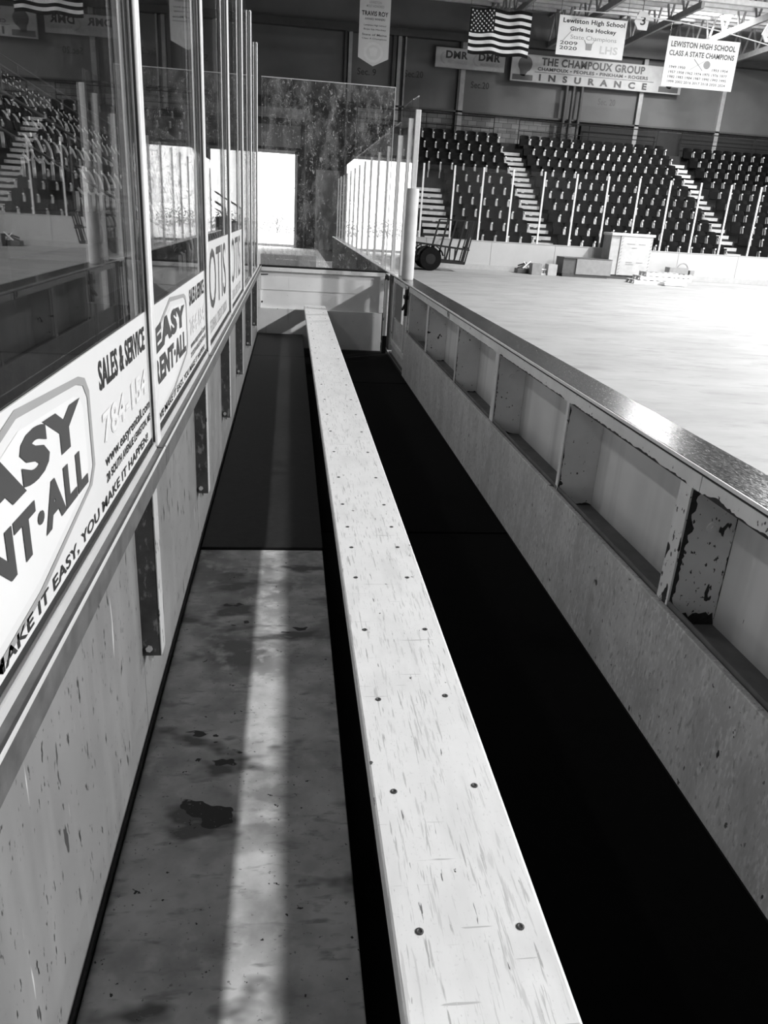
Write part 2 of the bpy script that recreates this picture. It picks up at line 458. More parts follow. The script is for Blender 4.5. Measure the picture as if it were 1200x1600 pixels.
# ================================================================== ceiling lamps
LX, LZ = 17.5, 10.94
def lamp(x, y, z, watts, label, group):
    t = thing('high_bay_lamp', label, 'lamp', (x, y, z), group)
    s = MB().lathe([(.05, .42), (.12, .40), (.14, .22), (.30, .04), (.30, 0), (.28, 0), (.13, .2)], (x, y, z), 20)
    part('lamp_shade', s, M_lampsh, t, smooth=True)
    part('lens', MB().lathe([(.20, .06), (.24, .03), (.2, .02)], (x, y, z), 20), M_lens, t, 'glowing lens')
    part('cord', MB().tube((x, y, z + .4), (x, y, 12.398), .015, 6), M_dark, t)
    ld = bpy.data.lights.new('lamp_light', 'AREA'); ld.shape = 'DISK'; ld.size = .75; ld.energy = watts
    ld.spread = math.radians(175)
    lo = bpy.data.objects.new('lamp_light', ld); COL.objects.link(lo); lo.parent = t; lo.location = (0, 0, -.03)
for i, y in enumerate((-6.0, 3.0, 12.0, 21.0)):
    lamp(LX, y, LZ, LAMP_W * (1.5, 1.05, .6, .8)[i], 'round high bay lamp, nearer row over the rink, %s from the camera end' % ORD[i], 'lamps over the rink')
for i, y in enumerate((-2.0, 8.0, 18.0)):
    lamp(24.0, y, 11.0, LAMP_W2, 'round high bay lamp, farther row over the rink, %s from the camera end' % ORD[i], 'lamps over the rink')
for i, y in enumerate((-1.0, 9.0, 19.0)):  # row added to light the board faces turned away from the rink
    lamp(-9.0, y, 11.0, FILL_W, 'added unseen fill lamp over the side stand, %s from the camera end' % ORD[i], 'added fill lamps over the side stand')
lamp(17.2, 33.6, 9.7, LAMP_W * .28, 'brightly glaring round lamp at the top of the picture above the banners', 'lamps over the rink')
up = bpy.data.lights.new('joist_fill', 'POINT'); up.energy = 500; up.shadow_soft_size = .15       # added point light to brighten the roof joists
uo = bpy.data.objects.new('joist_fill', up); COL.objects.link(uo); uo.parent = bpy.data.objects['high_bay_lamp.010']; uo.location = (0, 0, .75)

# ================================================================== players' bench: floor
solo('raised_platform', MB().box(-.398, .17, -3.0, 3.29, ICE, 0, 0, .004), M_plat,
     'stained grey raised floor panel left of the long white bench, nearest the camera', 'floor panel')
solo('platform_base_block', MB().box(-.398, .165, 3.30, 9.97, ICE, 0), M_gasket, 'black raised floor base under the rubber mats left of the bench', 'platform')
solo('rubber_mat', MB().box(-.395, .172, 3.295, 8.36, .0005, .012, 0, .003), M_mat, 'long black rubber mat on the raised floor beside the left wall', 'mat', 'rubber mats')
solo('rubber_mat', MB().box(-.395, .172, 8.37, 9.965, .0005, .012, 0, .003), M_mat, 'short black rubber mat on the raised floor against the end wall', 'mat', 'rubber mats')
for i, (a, b) in enumerate(((-3, .8), (.81, 3.9), (3.91, 5.88), (5.89, 7.97), (7.98, 9.96))):
    solo('rubber_mat', MB().box(.175, 1.264, a, b, ICE - .01, ICE + (.004, .001, .006, .002, .005)[i], 0, .002), M_mat2,
         'black rubber floor mat between bench and right board, %s from the camera' % ORD[i], 'mat', 'rubber mats')

# ================================================================== bench
BZ = .39
t = thing('players_bench', 'long white plastic players bench plank with screws along both sides', 'bench', (.317, 3.5, ICE))
part('seat_plank', MB().box(.182, .452, -3.0, 9.93, BZ - .042, BZ, 0, .006), M_hdpe, t)
for y in (-1.25, .15, 1.55, 2.95, 4.35, 5.75, 7.15, 8.55, 9.6):
    l = MB().box(.25, .39, y - .04, y + .04, ICE + .007, BZ - .05).box(.20, .43, y - .045, y + .045, BZ - .062, BZ - .043)
    part('leg', l, M_black, t, 'black steel leg under the plank')
ys = [-.3, 0, .3, .6, .9, 1.23, 1.55, 1.885, 2.22, 2.46, 2.65, 2.89, 3.23, 3.62, 4.0, 4.37, 4.75, 5.2, 5.7, 6.2, 6.7, 7.2, 7.7, 8.2, 8.7, 9.2, 9.7]
def screw(x, y):
    s = MB().lathe([(.0072, .0006), (.0072, .0015), (.0045, .0022), (.003, .0008), (.0005, .0006)], (x, y, BZ - .0005), 14)
    return part('screw', s, M_ink2, t, 'dark countersunk screw')
for y in ys:
    screw(.229 + random.uniform(-.003, .003), y); screw(.400 + random.uniform(-.003, .003), y + random.uniform(-.004, .01))

# ================================================================== left wall (below the glass)
XL = -.39
t = thing('left_bench_wall', 'low scuffed grey wall panelling under the advertising glass, left of the bench', 'wall panel', (-.45, 3, ICE))
edges = [-3.0, -.78, .58, 1.94, 3.29, 4.64, 5.97, 7.31, 8.65, 9.98]
for a, b in zip(edges[:-1], edges[1:]):
    part('wall_panel', MB().box(-.46, -.405, a + .002, b - .002, ICE, .80), M_wall, t)
part('foot_shadow', MB().box(-.4049, -.399, -3.0, 9.97, 0.0, .022), M_gasket, t, 'black painted shadow line along the foot')  # black strip standing for the shadow line at the wall foot
mull = [-2.2, -.75, .70, 2.17, 3.67, 5.13, 6.56, 7.95, 9.33]
for i, a in enumerate(mull):
    b = (mull + [9.98])[i + 1]
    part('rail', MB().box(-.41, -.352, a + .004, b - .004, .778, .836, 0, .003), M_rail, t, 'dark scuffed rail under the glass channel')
    part('lip', MB().box(-.3545, -.3505, a + .006, b - .006, .836, .841), M_lip, t, 'thin bright metal lip')
    part('channel', MB().box(-.400, -.376, a + .01, b - .01, .834, .846).box(-.380, -.376, a + .01, b - .01, .846, .857), M_lip, t, 'aluminium glazing channel')
for y in edges[1:-1]:
    p = MB().box(-.405, -.355, y - .012, y + .006, .285, .777)
    s = part('post', p, M_post, t, 'dark rusty upright post')
    part('flange', MB().box(-.357, -.352, y - .012, y + .05, .285, .777), M_flange, s)
    part('bolt', MB().tube((-.386, y - .02, .31), (-.386, y - .012, .31), .010, 6).tube((-.385, y + .004, .262), (-.385, y + .004, .285), .008, 6), M_bolt, s, 'bright bolt at the foot')

# glass panes, mullions, signs on the left
GT = 3.08
def pane_label(i):
    return ['nearest the camera, behind the photographer', 'nearest pane left of the camera', 'with the large half-seen rental sign', 'with the second rental sign',
            'with the first bank sign', 'with the second bank sign', 'fifth from the camera', 'sixth from the camera', 'the last before the end wall'][i]
for i, a in enumerate(mull):
    b = (mull + [9.98])[i + 1]
    g = solo('rink_glass', MB().box(XL - .012, XL, a + .012, b - .012, .848, GT), [M_glass],
             'tall clear glass pane of the left bench wall, %s' % pane_label(i), 'glass', 'left glass panes')
    top = 3.12
    mt = thing('glass_mullion', 'tall aluminium mullion of the left glass, %s from the camera' % ORD[i] if i else 'tall aluminium mullion of the left glass beside the photographer', 'mullion', (XL + .01, a, .8))
    part('upright', MB().box(XL - .035, XL - .013, a - .024, a + .024, .86, top, 0, .002).box(XL + .001, XL + .022, a - .026, a + .026, .846, top, 0, .005), M_alu, mt)
    part('groove', MB().box(XL + .008, XL + .014, a - .0265, a - .0255, .86, top - .01), M_gasket, mt, 'dark groove')
    part('gasket', MB().box(XL + .0005, XL + .003, a - .034, a - .0265, .86, 1.0).box(XL + .0005, XL + .003, a + .0265, a + .030, .86, top), M_gasket, mt, 'black rubber gasket')

def rental_sign(y0, label):
    t = thing('rental_sign', label, 'sign', (XL + .003, y0 + .7, .86), 'rental signs on the left glass')
    O = (XL + .0052, y0, 0); U = (0, 1, 0); V = (0, 0, 1)
    part('sign_board', MB().box(XL + .001, XL + .004, y0 + .012, y0 + 1.452, .872, 1.222), M_sign, t)
    part('sign_edge', MB().box(XL + .0005, XL + .0045, y0 + .005, y0 + 1.455, .858, .872), M_gasket, t, 'black bottom edge')
    outer = [(.03, 1.128), (.40, 1.214), (.74, 1.192), (.785, 1.18), (.81, 1.15), (.81, 1.00), (.775, .968), (.42, .904), (.03, .878)]
    cx, cz = .43, 1.05
    inner = [(cx + (u - cx) * .95, cz + (v - cz) * .915) for u, v in outer]
    mb = MB(); n = len(outer)
    vs = [(O[0], y0 + u, v) for u, v in outer] + [(O[0], y0 + u, v) for u, v in inner]
    mb.add(vs, [(i, (i + 1) % n, n + (i + 1) % n, n + i) for i in range(n)])
    part('logo_border', mb, M_ink3, t, 'grey outline around the logo')
    in2 = [(cx + (u - cx) * .86, cz + (v - cz) * .80) for u, v in outer]
    part('logo_field', MB().add([(O[0] - .0004, y0 + u, v) for u, v in in2], [tuple(range(n))]), M_signin, t, 'white logo field')
    def arch(a, b, u, v): return u, v + .016 * math.sin(math.pi * min(1, a * 1.05)) * (.4 + .6 * b)
    mb = MB()
    OL = (O[0] + .001, O[1], 0)
    text(mb, 'EASY', .06, .735, 1.082, 1.155, OL, U, V, .055, warp=arch)
    text(mb, 'RENT·ALL', .05, .745, .985, 1.062, OL, U, V, .05, warp=lambda a, b, u, v: (u, v + .006 * (1 - a)))
    part('logo_lettering', mb, M_ink2, t, 'bold charcoal lettering')
    for ln in (('SALES & SERVICE', .895, 1.415, 1.128, 1.190, .03), ('20 SOUTH AVENUE LEWISTON, ME', .895, 1.435, .925, .949, .03),
               ('WE MAKE IT EASY, YOU MAKE IT HAPPEN!', .07, 1.385, .878, .906, .02), ('www.easyrentall.com', .895, 1.435, .955, .990, .012)):
        part('lettering', text(MB(), *ln[:5], O, U, V, ln[5]), M_ink, t, 'line of black lettering')
    mb = MB(); text(mb, '784-154', .895, 1.40, 1.012, 1.078, O, U, V, .04)
    ph = part('phone_number', mb, M_ink4, t, 'pale outlined phone number')
    mb = MB(); text(mb, '784-154', .898, 1.403, 1.016, 1.080, (O[0] + .0004, O[1], 0), U, V, .015)
    part('number_fill', mb, M_signin, ph)
rental_sign(.70, 'large white rental advertising sign on the nearest glass pane, cut off by the left edge')
rental_sign(2.195, 'white rental advertising sign on the glass pane right of the thick near mullion')

def bank_sign(y0, wdt, label):
    t = thing('bank_sign', label, 'sign', (XL + .003, y0 + .7, .86), 'bank signs on the left glass')
    O = (XL + .0052, y0, 0); U = (0, 1, 0); V = (0, 0, 1)
    part('printed_film', MB().box(XL + .001, XL + .004, y0 + .02, y0 + wdt, .875, 1.335), M_film, t)
    part('sign_edge', MB().box(XL + .0005, XL + .0045, y0 + .01, y0 + wdt, .858, .875), M_gasket, t, 'black bottom edge')
    part('lettering', text(MB(), 'OTIS', .20, wdt - .22, 1.01, 1.30, O, U, V, .0), M_ink2, t, 'tall dark grey lettering')
    part('lettering', text(MB(), 'FEDERAL CREDIT UNION', .20, wdt - .2, .905, .965, O, U, V, .0), M_ink3, t, 'small grey lettering')
bank_sign(3.67, 1.42, 'pale frosted bank sign on the third glass pane, nearer of the two bank signs')
bank_sign(5.13, 1.38, 'pale frosted bank sign on the fourth glass pane, farther of the two bank signs')

# ================================================================== end wall of the bench
YE = 10.0
t = thing('end_wall', 'low white end wall behind the far end of the bench', 'wall panel', (.4, YE + .06, ICE))
part('panel', MB().box(-.40, 1.19, YE + .02, YE + .10, .31, .79), M_endp, t)
part('panel_overlay', MB().box(-.355, 1.155, YE + .010, YE + .02, .55, .765), M_endp, t)
part('kick_panel', MB().box(-.40, 1.19, YE - .025, YE + .02, ICE + .01, .325, 0, .003), M_endk, t, 'grey kick panel')
fr = MB().box(-.40, 1.20, YE - .03, YE + .05, .775, .822, 0, .003).box(-.40, -.362, YE - .03, YE + .02, .326, .775, 0, .003).box(1.145, 1.20, YE - .03, YE + .02, .326, .775, 0, .003)
part('frame', fr, M_frame, t, 'chipped white steel frame')
part('top_channel', MB().box(-.40, 1.22, YE - .01, YE + .06, .822, .845), M_black, t, 'black glazing channel')
part('bolt', MB().tube((-.36, YE - .0, .73), (-.27, YE - .0, .735), .006, 6).tube((-.345, YE - .03, .40), (-.345, YE + .0, .40), .012, 6), M_black, t)
g = thing('end_glass', 'smeared upright glass pane on the end wall, the bright doorway behind it', 'glass', (.4, YE + .02, .845))
part('pane', MB().box(-.352, 1.205, YE + .014, YE + .026, .845, 2.905), M_glassd, g)
part('edge', MB().box(-.352, 1.205, YE + .013, YE + .027, 2.905, 2.913).box(1.205, 1.213, YE + .013, YE + .027, .845, 2.913), M_edge, g, 'pale polished edge')
solo('smooth_board', MB().box(-.40, .36, 11.0, 11.2, ICE - .01, .92), M_boardkick, 'low pale grey board just beyond the end wall, below the doorway', 'board')

# ================================================================== right board
XR = 1.30; XB = 1.485; CZ = .815
t = thing('rink_board', 'dasher board right of the bench, chipped white frame and dark scratched cap', 'dasher board', (1.34, 3, ICE))
part('kick_plate', MB().box(XR - .030, XR - .004, -3.0, 8.45, ICE + .001, .315, 0, .004), M_kick, t, 'scuffed grey kick plate')
part('ice_panel', MB().box(XB, XB + .012, -3.0, 8.48, ICE, .797), M_panel, t)
part('bottom_channel', MB().box(XR + .001, XB - .001, -3.0, 8.48, .222, .235).box(XR + .001, XR + .006, -3, 8.48, .235, .33), M_shelf, t, 'dusty grey bottom channel')
part('cap', MB().box(XR + .004, XB + .012, -3.0, 10.01, CZ - .016, CZ, 0, .005), M_cap, t, 'dark scratched cap rail')
part('cap_edge', MB().box(XR - .004, XR + .0035, -3.0, 10.0, CZ - .012, CZ + .001, 0, .001), M_lip, t, 'thin bright metal edge')
part('top_rail', MB().box(XR - .002, XR + .006, -3.0, 2.12, .742, .795), M_frame, t)
part('top_rail', MB().box(XR - .002, XR + .006, 2.125, 8.48, .742, .795), M_frame, t)
part('rail_gap', MB().box(XR - .0, XR + .004, -3.0, 8.48, .7955, .799), M_gasket, t, 'black gap under the cap')
studs = [(-1.4, 0), (-.25, 1), (.95, 0), (2.17, 2), (3.33, 0), (4.61, 1), (5.83, 0), (7.18, 1), (8.35, 0)]
for y, k in studs:
    w0 = .07 if k else .025
    mt = M_framebad if k == 2 else M_frame
    s = part('stud', MB().box(XR - .003, XR + .005, y - .004, y + w0, .235, .742).box(XR + .005, XB - .001, y - .004, y + .004, .236, .797), mt, t, 'badly chipped stud' if k == 2 else None)
    if k:
        part('washer', MB().tube((1.40, y - .009, .60), (1.40, y - .004, .60), .022, 16).tube((1.40, y - .014, .60), (1.40, y - .009, .60), .011, 6), M_frame, s)

def ragged(axis, a0, a1, base, sgn, wmin, wmax, const, step=.012, smooth=.55):
    """ragged edged patch of missing paint: runs along a (y or z), width random, in plane const"""
    mb = MB(); n = max(3, int((a1 - a0) / step)); wv = wmin; ws = []
    for k in range(n + 1):
        tgt = random.uniform(wmin, wmax) if random.random() > .25 else wmin
        wv = wv * smooth + tgt * (1 - smooth); ws.append(wv)
    ws[0] = ws[-1] = 0
    for k in range(n):
        q0 = a0 + (a1 - a0) * k / n; q1 = a0 + (a1 - a0) * (k + 1) / n
        if axis == 'y':      # patch on a plane x = const, along y, width in z
            mb.add([(const, q0, base), (const, q1, base), (const, q1, base + sgn * ws[k + 1]), (const, q0, base + sgn * ws[k])], [(0, 1, 2, 3)])
        elif axis == 'z':    # patch on a plane y = const, along z, width in x
            mb.add([(base, const, q0), (base, const, q1), (base + sgn * ws[k + 1], const, q1), (base + sgn * ws[k], const, q0)], [(0, 1, 2, 3)])
        else:                # plane y = const, along x, width in z
            mb.add([(q0, const, base), (q1, const, base), (q1, const, base + sgn * ws[k + 1]), (q0, const, base + sgn * ws[k])], [(0, 1, 2, 3)])
    return mb
def join(*ms):
    o = MB()
    for m_ in ms: o.add(m_.v, m_.f)
    return o
for y0, y1, w0_, w1_ in ((-.2, 2.10, .003, .022), (2.2, 3.3, .002, .015), (3.4, 4.6, .001, .012), (4.7, 8.3, 0, .006)):
    part('paint_chip', ragged('y', y0, y1, .742, 1, w0_, w1_, XR - .0025), M_rust, t, 'bare dark ragged edge')
ys_ = 2.17 - .0045
for g_ in (ragged('z', .25, .56, XR + .004, 1, .004, .03, ys_), ragged('z', .50, .735, XR + .004, 1, .008, .045, ys_ - .0003), ragged('x', XR, XB, .236, 1, .01, .075, ys_ - .0005),
           ragged('x', XR + .03, XR + .15, .735, -1, .002, .02, ys_ - .0007), ragged('z', .26, .72, XB - .001, -1, .0, .008, ys_)):
    part('paint_chip', g_, M_rust, t, 'bare patch on the near stud')
for yy in (.95, 3.33, 4.61, 5.83, 7.18):
    part('paint_chip', ragged('z', .25, .73, XR + .004, 1, .0, .010, yy - .0045), M_rust, t)
    part('paint_chip', ragged('x', XR, XB, .236, 1, .0, .02, yy - .0048), M_rust, t)

# gate at the far end
t = thing('bench_gate', 'narrow gate with black latch at the far end of the right board', 'gate', (1.34, 9.0, ICE))
part('gate_panel', MB().box(XB - .02, XB + .01, 8.52, 9.80, ICE + .03, .797), M_panel, t)
gf = MB()
for y0, y1 in ((8.52, 8.57), (8.74, 8.78), (9.74, 9.79)): gf.box(XR - .005, XR + .02, y0, y1, .0, .79, 0, .003)
gf.box(XR - .005, XR + .02, 8.57, 9.74, -.03, .03, 0, .003).box(XR - .005, XR + .02, 8.57, 9.74, .74, .79, 0, .003)
part('gate_frame', gf, M_frame, t)
part('gate_kick', MB().box(XR + .02, XR + .04, 8.53, 9.79, ICE + .02, .30), M_kick, t)
la = MB().box(XR - .05, XR - .006, 8.44, 8.58, .66, .70, 0, .004).box(XR - .04, XR - .01, 8.48, 8.52, .48, .76, 0, .004).tube((XR - .045, 8.46, .60), (XR - .045, 8.60, .54), .014, 8).tube((XR - .045, 8.46, .56), (XR - .02, 8.46, .77), .012, 8)
part('latch', la, M_black, t, 'black steel latch')
part('catch_plate', MB().box(XR - .014, XR - .006, 8.60, 8.72, .62, .77), M_sgrey, t)
t = thing('corner_post', 'white tubular post at the corner where end wall meets the gate', 'post', (1.225, 9.86, ICE))
part('tube', MB().tube((1.222, 9.86, .05), (1.222, 9.86, .83), .028, 14), M_frame, t, smooth=True)
part('foot', MB().box(1.195, 1.248, 9.83, 9.89, ICE + .001, .06), M_black, t, 'black foot')
solo('sill_plate', MB().box(1.30, 1.46, 8.5, 9.95, ICE, ICE + .02), M_dark, 'dark steel sill under the gate', 'sill')

# glass posts by the gate
def gpost(x, y, z0, z1, label, r=.028, group=None):
    t = thing('glass_post', label, 'post', (x, y, z0), group)
    part('upright', MB().box(x - r, x + r, y - r * .8, y + r * .8, z0, z1, 0, .005), M_alu, t)
    part('groove', MB().box(x - r - .0006, x - r + .001, y - .005, y + .005, z0 + .01, z1 - .01), M_gasket, t, 'dark groove')
gpost(1.375, 9.20, CZ + .001, 2.60, 'aluminium glass post rising out of the foam pad beside the gate', .03)
gpost(1.375, 9.75, CZ + .001, 2.57, 'aluminium glass post just beyond the padded one', .026)
gpost(1.375, 10.60, CZ + .001, 2.46, 'aluminium glass post at the right edge of the end glass', .03)
solo('gate_glass', MB().prism([(9.235, CZ + .001), (9.72, CZ + .001), (9.72, 2.76), (9.235, 2.74)], 'x', 1.369, 1.381).box(1.369, 1.381, 9.78, 10.57, CZ + .001, 2.76), [M_glassr],
     'narrow glass pane above the gate with slanting top in view', 'glass')
pd = MB()
prof = [(.066, 0), (.072, .02), (.070, .27), (.073, .29), (.070, .32), (.073, .65), (.070, .69), (.072, .95), (.066, .99)]
pd.lathe(prof, (1.375, 9.20, CZ + .001), 22)
solo('foam_pad', pd, M_pad, 'pale taped foam pad wrapped round the glass post beside the gate', 'padding', smooth=True)

# right boards and glass beyond the end wall
t = thing('far_side_board', 'dasher board running on beyond the end wall toward the garage door', 'dasher board', (1.34, 17.5, ICE))
part('board_panel', MB().box(1.32, 1.47, 10.14, 25.0, ICE, .80), M_low, t)
part('cap', MB().box(1.30, 1.49, 10.02, 25.0, .797, .815, 0, .004), M_lip, t, 'bright cap rail')
py = [11.8 + 1.2 * k for k in range(11)]
for i, y in enumerate(py):
    gpost(1.375, y, .816, 2.42, 'slim glass post on the board beyond the end wall, %s from the end glass' % ORD[i], .022, 'side glass posts')
prev = 10.60
for i, y in enumerate(py):
    solo('rink_glass', MB().box(1.369, 1.381, prev + .03, y - .025, .816, 2.62), [M_glassr],
         'glass pane on the board beyond the end wall, %s from the end glass' % ORD[i], 'glass', 'side glass panes')
    prev = y
# corner of the rink by the garage door
cb = MB()
pts = []
for k in range(9):
    a = math.pi - math.pi / 2 * k / 8
    pts.append((1.35 + 3.2 + 3.2 * math.cos(a) + .0, 25.9 + 3.12 * math.sin(a)))
for a, b in zip(pts[:-1], pts[1:]): pass

# ================================================================== far boards
t = thing('far_board', 'white dasher board across the far end of the rink', 'dasher board', (15, 29.06, ICE))
seams = [2.5 + 2.45 * k for k in range(12)]
for a, b in zip(seams[:-1], seams[1:]):
    part('board_panel', MB().box(a + .006, b - .006, 29.0, 29.12, .02, .84), M_white, t)
part('kick_strip', MB().box(2.5, 29.4, 28.975, 29.12, ICE + .001, .02), M_boardkick, t, 'pale kick strip')
part('cap', MB().box(2.5, 29.4, 28.98, 29.14, .84, .86), M_white, t)
part('seam_backing', MB().box(2.5, 29.4, 29.03, 29.10, .02, .84), M_ink4, t)
fx = [3.5, 4.68, 5.8, 6.86, 7.96, 9.13, 10.35, 11.55, 12.75, 13.95, 15.15, 16.35, 17.55, 18.75, 19.95]
for i, x in enumerate(fx):
    solo('glass_post', MB().box(x - .03, x + .03, 29.03, 29.08, .861, 3.32), M_joist,
         'slim pale post of the far end glass, %s from the left' % ORD[i], 'post', 'far end glass posts')
for i in range(len(fx) - 1):
    solo('rink_glass', MB().box(fx[i] + .03, fx[i + 1] - .03, 29.05, 29.062, .861, 3.30), [M_glassc],
         'clear glass pane on the far end board, %s from the left' % ORD[i], 'glass', 'far end glass panes')
solo('warning_panel', MB().box(4.0, 4.4, 28.9, 28.97, .75, 1.95), M_white, 'tall white printed panel standing behind the foam padded post', 'panel')

# ================================================================== far stand
ROWS = 10; RY0 = 30.35; PY = .79; RZ0 = .40; PZ = .455
A1 = (5.15, 6.25); A2 = (9.42, 10.36); A3 = (17.36, 18.34)
t = thing('grandstand', 'dark stepped grandstand behind the far end board, with pale stair nosings', 'grandstand', (14, 33, ICE))
for n in range(ROWS + 1):
    y = RY0 - .35 + n * PY
    part('tier', MB().box(2.95, 31.7, y, y + PY - .001 if n < ROWS else 38.4, ICE, RZ0 + n * PZ), M_conc, t)
for k, (a, b) in enumerate((A1, A2, A3)):
    mb = MB()
    top = 6 if k == 0 else ROWS
    for n in range(top):
        for h in (0, 1):
            y = RY0 - .35 + n * PY + h * PY / 2 - PY / 2; z = RZ0 + n * PZ - PZ / 2 + h * PZ / 2 + .012
            mb.box(a, b, y, y + PY / 2, z - .22, z, 0)
            mb.box(a + .02, b - .02, y - .012, y + .24, z - .125, z + .004, 1)
        if n % 1 == 0: mb.box((a + b) / 2 - .06, (a + b) / 2 + .06, RY0 - .36 + n * PY - PY / 2 - .004, RY0 - .35 + n * PY - PY / 2 + .02, RZ0 + n * PZ - PZ / 2 - .14, RZ0 + n * PZ - PZ / 2 - .03, 1)
    part('aisle_stairs', mb, [M_conc, M_nose], t, 'stairs with pale nosings')
def rail_obj(pts, posts, label, r=.022):
    mb = MB(); mb.path(pts, r, 8)
    for p in posts: mb.tube(p[0], p[1], r * .9, 8)
    solo('guard_rail', mb, M_black, label, 'railing', 'railings of the far stand', smooth=True)
zt = RZ0 + ROWS * PZ
for i, (a, b) in enumerate(((2.95, 9.3), (10.5, 17.3), (18.5, 26.0))):
    pts = [(a, 38.3, zt + 1.05), (b, 38.3, zt + 1.05)]
    posts = [((x, 38.3, zt), (x, 38.3, zt + 1.05)) for x in (a, (a + b) / 2, b)] + [((a, 38.3, zt + .6), (b, 38.3, zt + .6))]
    rail_obj(pts, posts, 'black guard rail along the top of the far stand, %s section from the left' % ORD[i])

# one stadium seat, looking toward -Y
def seat_mesh():
    mb = MB()
    # curved back shell
    n = 6; W = .215
    for z0, z1, yo in ((.40, .62, .0), (.62, .82, .03)):
        for i in range(n):
            a0 = -1 + 2 * i / n; a1 = -1 + 2 * (i + 1) / n
            y0_ = .13 - .035 * a0 * a0; y1_ = .13 - .035 * a1 * a1
            zz = z1 - (.035 * a0 ** 4 if z1 > .7 else 0); zz2 = z1 - (.035 * a1 ** 4 if z1 > .7 else 0)
            dy = .03; tk = .022
            v = [(a0 * W, y0_ + yo, z0), (a1 * W, y1_ + yo, z0), (a1 * W, y1_ + yo + dy, zz2), (a0 * W, y0_ + yo + dy, zz)]
            v2 = [(x, y + tk, z) for x, y, z in v]
            mb.add(v + v2, [(0, 1, 2, 3), (7, 6, 5, 4), (0, 4, 5, 1), (1, 5, 6, 2), (2, 6, 7, 3), (3, 7, 4, 0)], 0)
    # folded seat pan
    mb.add([(-.20, .02, .36), (.20, .02, .36), (.20, .06, .66), (-.20, .06, .66), (-.20, .07, .34), (.20, .07, .34), (.20, .10, .66), (-.20, .10, .66)],
           [(0, 1, 2, 3), (7, 6, 5, 4), (0, 4, 5, 1), (1, 5, 6, 2), (2, 6, 7, 3), (3, 7, 4, 0)], 0)
    # arm standard: an elongated loop
    x = .25; loop = []
    for k in range(10):
        a = 2 * math.pi * k / 10
        loop.append((x, .0 + .085 * math.cos(a) + .05 * math.sin(a), .46 + .20 * math.sin(a)))
    for k in range(10): mb.beam(loop[k], loop[(k + 1) % 10], .045, .026, 1)
    mb.box(x - .022, x + .022, .04, .085, 0, .30, 1)
    mb.box(x - .025, x + .025, -.10, .14, .635, .665, 0)
    mb.box(x - .035, x + .025, -.105, -.095, .60, .655, 2)  # white plate standing for the highlight of the seat back
    return mb
SEAT_ME = seat_mesh().mesh('stadium_seat', [M_seat, M_arm, M_glint])
SEAT_ME2 = seat_mesh().mesh('side_stadium_seat', [M_seat, M_alu, M_glint])  # arms paler than on the far seats, imitating glints of door light
spots = []   # (dist, x, y, z, rot, label)
blocks = [('left', 3.3, A2[0], 'left of the wide stairs'), ('middle', A2[1], A3[0], 'between the two long stairs'), ('right', A3[1], 24.2, 'right of the farther stairs')]
for n in range(ROWS):
    y = RY0 + n * PY + .05; z = RZ0 + n * PZ
    for bn, a, b, wh in blocks:
        k = 0
        x = b - .28 if bn == 'left' else a + .26
        while a + .2 < x < b - .1:
            if not (bn == 'left' and n < 6 and A1[0] - .2 < x < A1[1] + .25) and x / y < .655:
                side = 'from the right' if bn == 'left' else 'from the left'
                spots.append((y, x, y, z, 0, 'black folding seat, far stand, %s block, %s row up, %s %s' % (bn, ORD[n], ORD[k], side), 'seats of the far stand'))
            x += -.505 if bn == 'left' else .505; k += 1
# side stand behind the left glass
SX0 = -1.75
st = thing('side_grandstand', 'dark stepped grandstand seen dimly through the left glass', 'grandstand', (-6, 20, ICE))
for n in range(ROWS):
    x = SX0 + .3 - n * .78
    part('tier', MB().box(x - .779 if n < ROWS - 1 else -13.7, x, 9.0, 26.6, ICE, .40 + n * .44), M_conc, st)
for n in range(ROWS):
    x = SX0 - n * .78; z = .40 + n * .44
    k = 0; y = 26.0
    while y > 13.0:
        if not (19.2 < y < 20.5) and x / y > -.33 and not (n < 0):
            spots.append((y, x, y, z, math.pi / 2, 'black folding seat behind the left glass, %s row up, %s from the doorway' % (ORD[n], ORD[k]), 'seats of the side stand'))
        y -= .53; k += 1
spots.sort(key=lambda s: s[0])
first = None
for i, s in enumerate(spots[:300]):
    o = bpy.data.objects.new('stadium_seat', SEAT_ME2 if s[4] else SEAT_ME); COL.objects.link(o)
    o.location = (s[1], s[2], s[3]); o.rotation_euler = (0, 0, s[4])
    o['label'] = s[5]; o['category'] = 'seat'; o['group'] = s[6]
rest = MB()
sv = [tuple(v.co) for v in SEAT_ME.vertices]; sf = [(tuple(p.vertices), p.material_index) for p in SEAT_ME.polygons]
for s in spots[300:]:
    c, sn = math.cos(s[4]), math.sin(s[4])
    b = len(rest.v)
    rest.v += [(s[1] + c * x - sn * y, s[2] + sn * x + c * y, s[3] + z) for x, y, z in sv]
    for f, m in sf: rest.f.append(tuple(b + i for i in f)); rest.m.append(m)
if spots[300:]:
    o = solo('stadium_seat_rows', rest, [M_seat, M_arm, M_glint], 'remaining rows of black folding seats high in the far stand', 'seats')
    o['kind'] = 'stuff'
print('SEATS', len(spots))
# sloping railings of the side stand
for i, y in enumerate((12.4, 19.8, 26.3)):
    mb = MB()
    p0 = Vector((SX0 + .2, y, 1.45)); p1 = Vector((SX0 - ROWS * .78, y, 1.45 + ROWS * .44))
    mb.tube(p0, p1, .025, 8)
    for k in range(0, 11, 2):
        p = p0.lerp(p1, k / 10); mb.tube((p.x, y, p.z - 1.0), p, .02, 8)
    mb.tube(p0 - Vector((0, 0, .5)), p1 - Vector((0, 0, .5)), .02, 8)
    solo('guard_rail', mb, M_dark, 'dark sloping stair rail behind the left glass, %s from the camera' % ORD[i], 'railing', 'railings of the side stand', smooth=True)

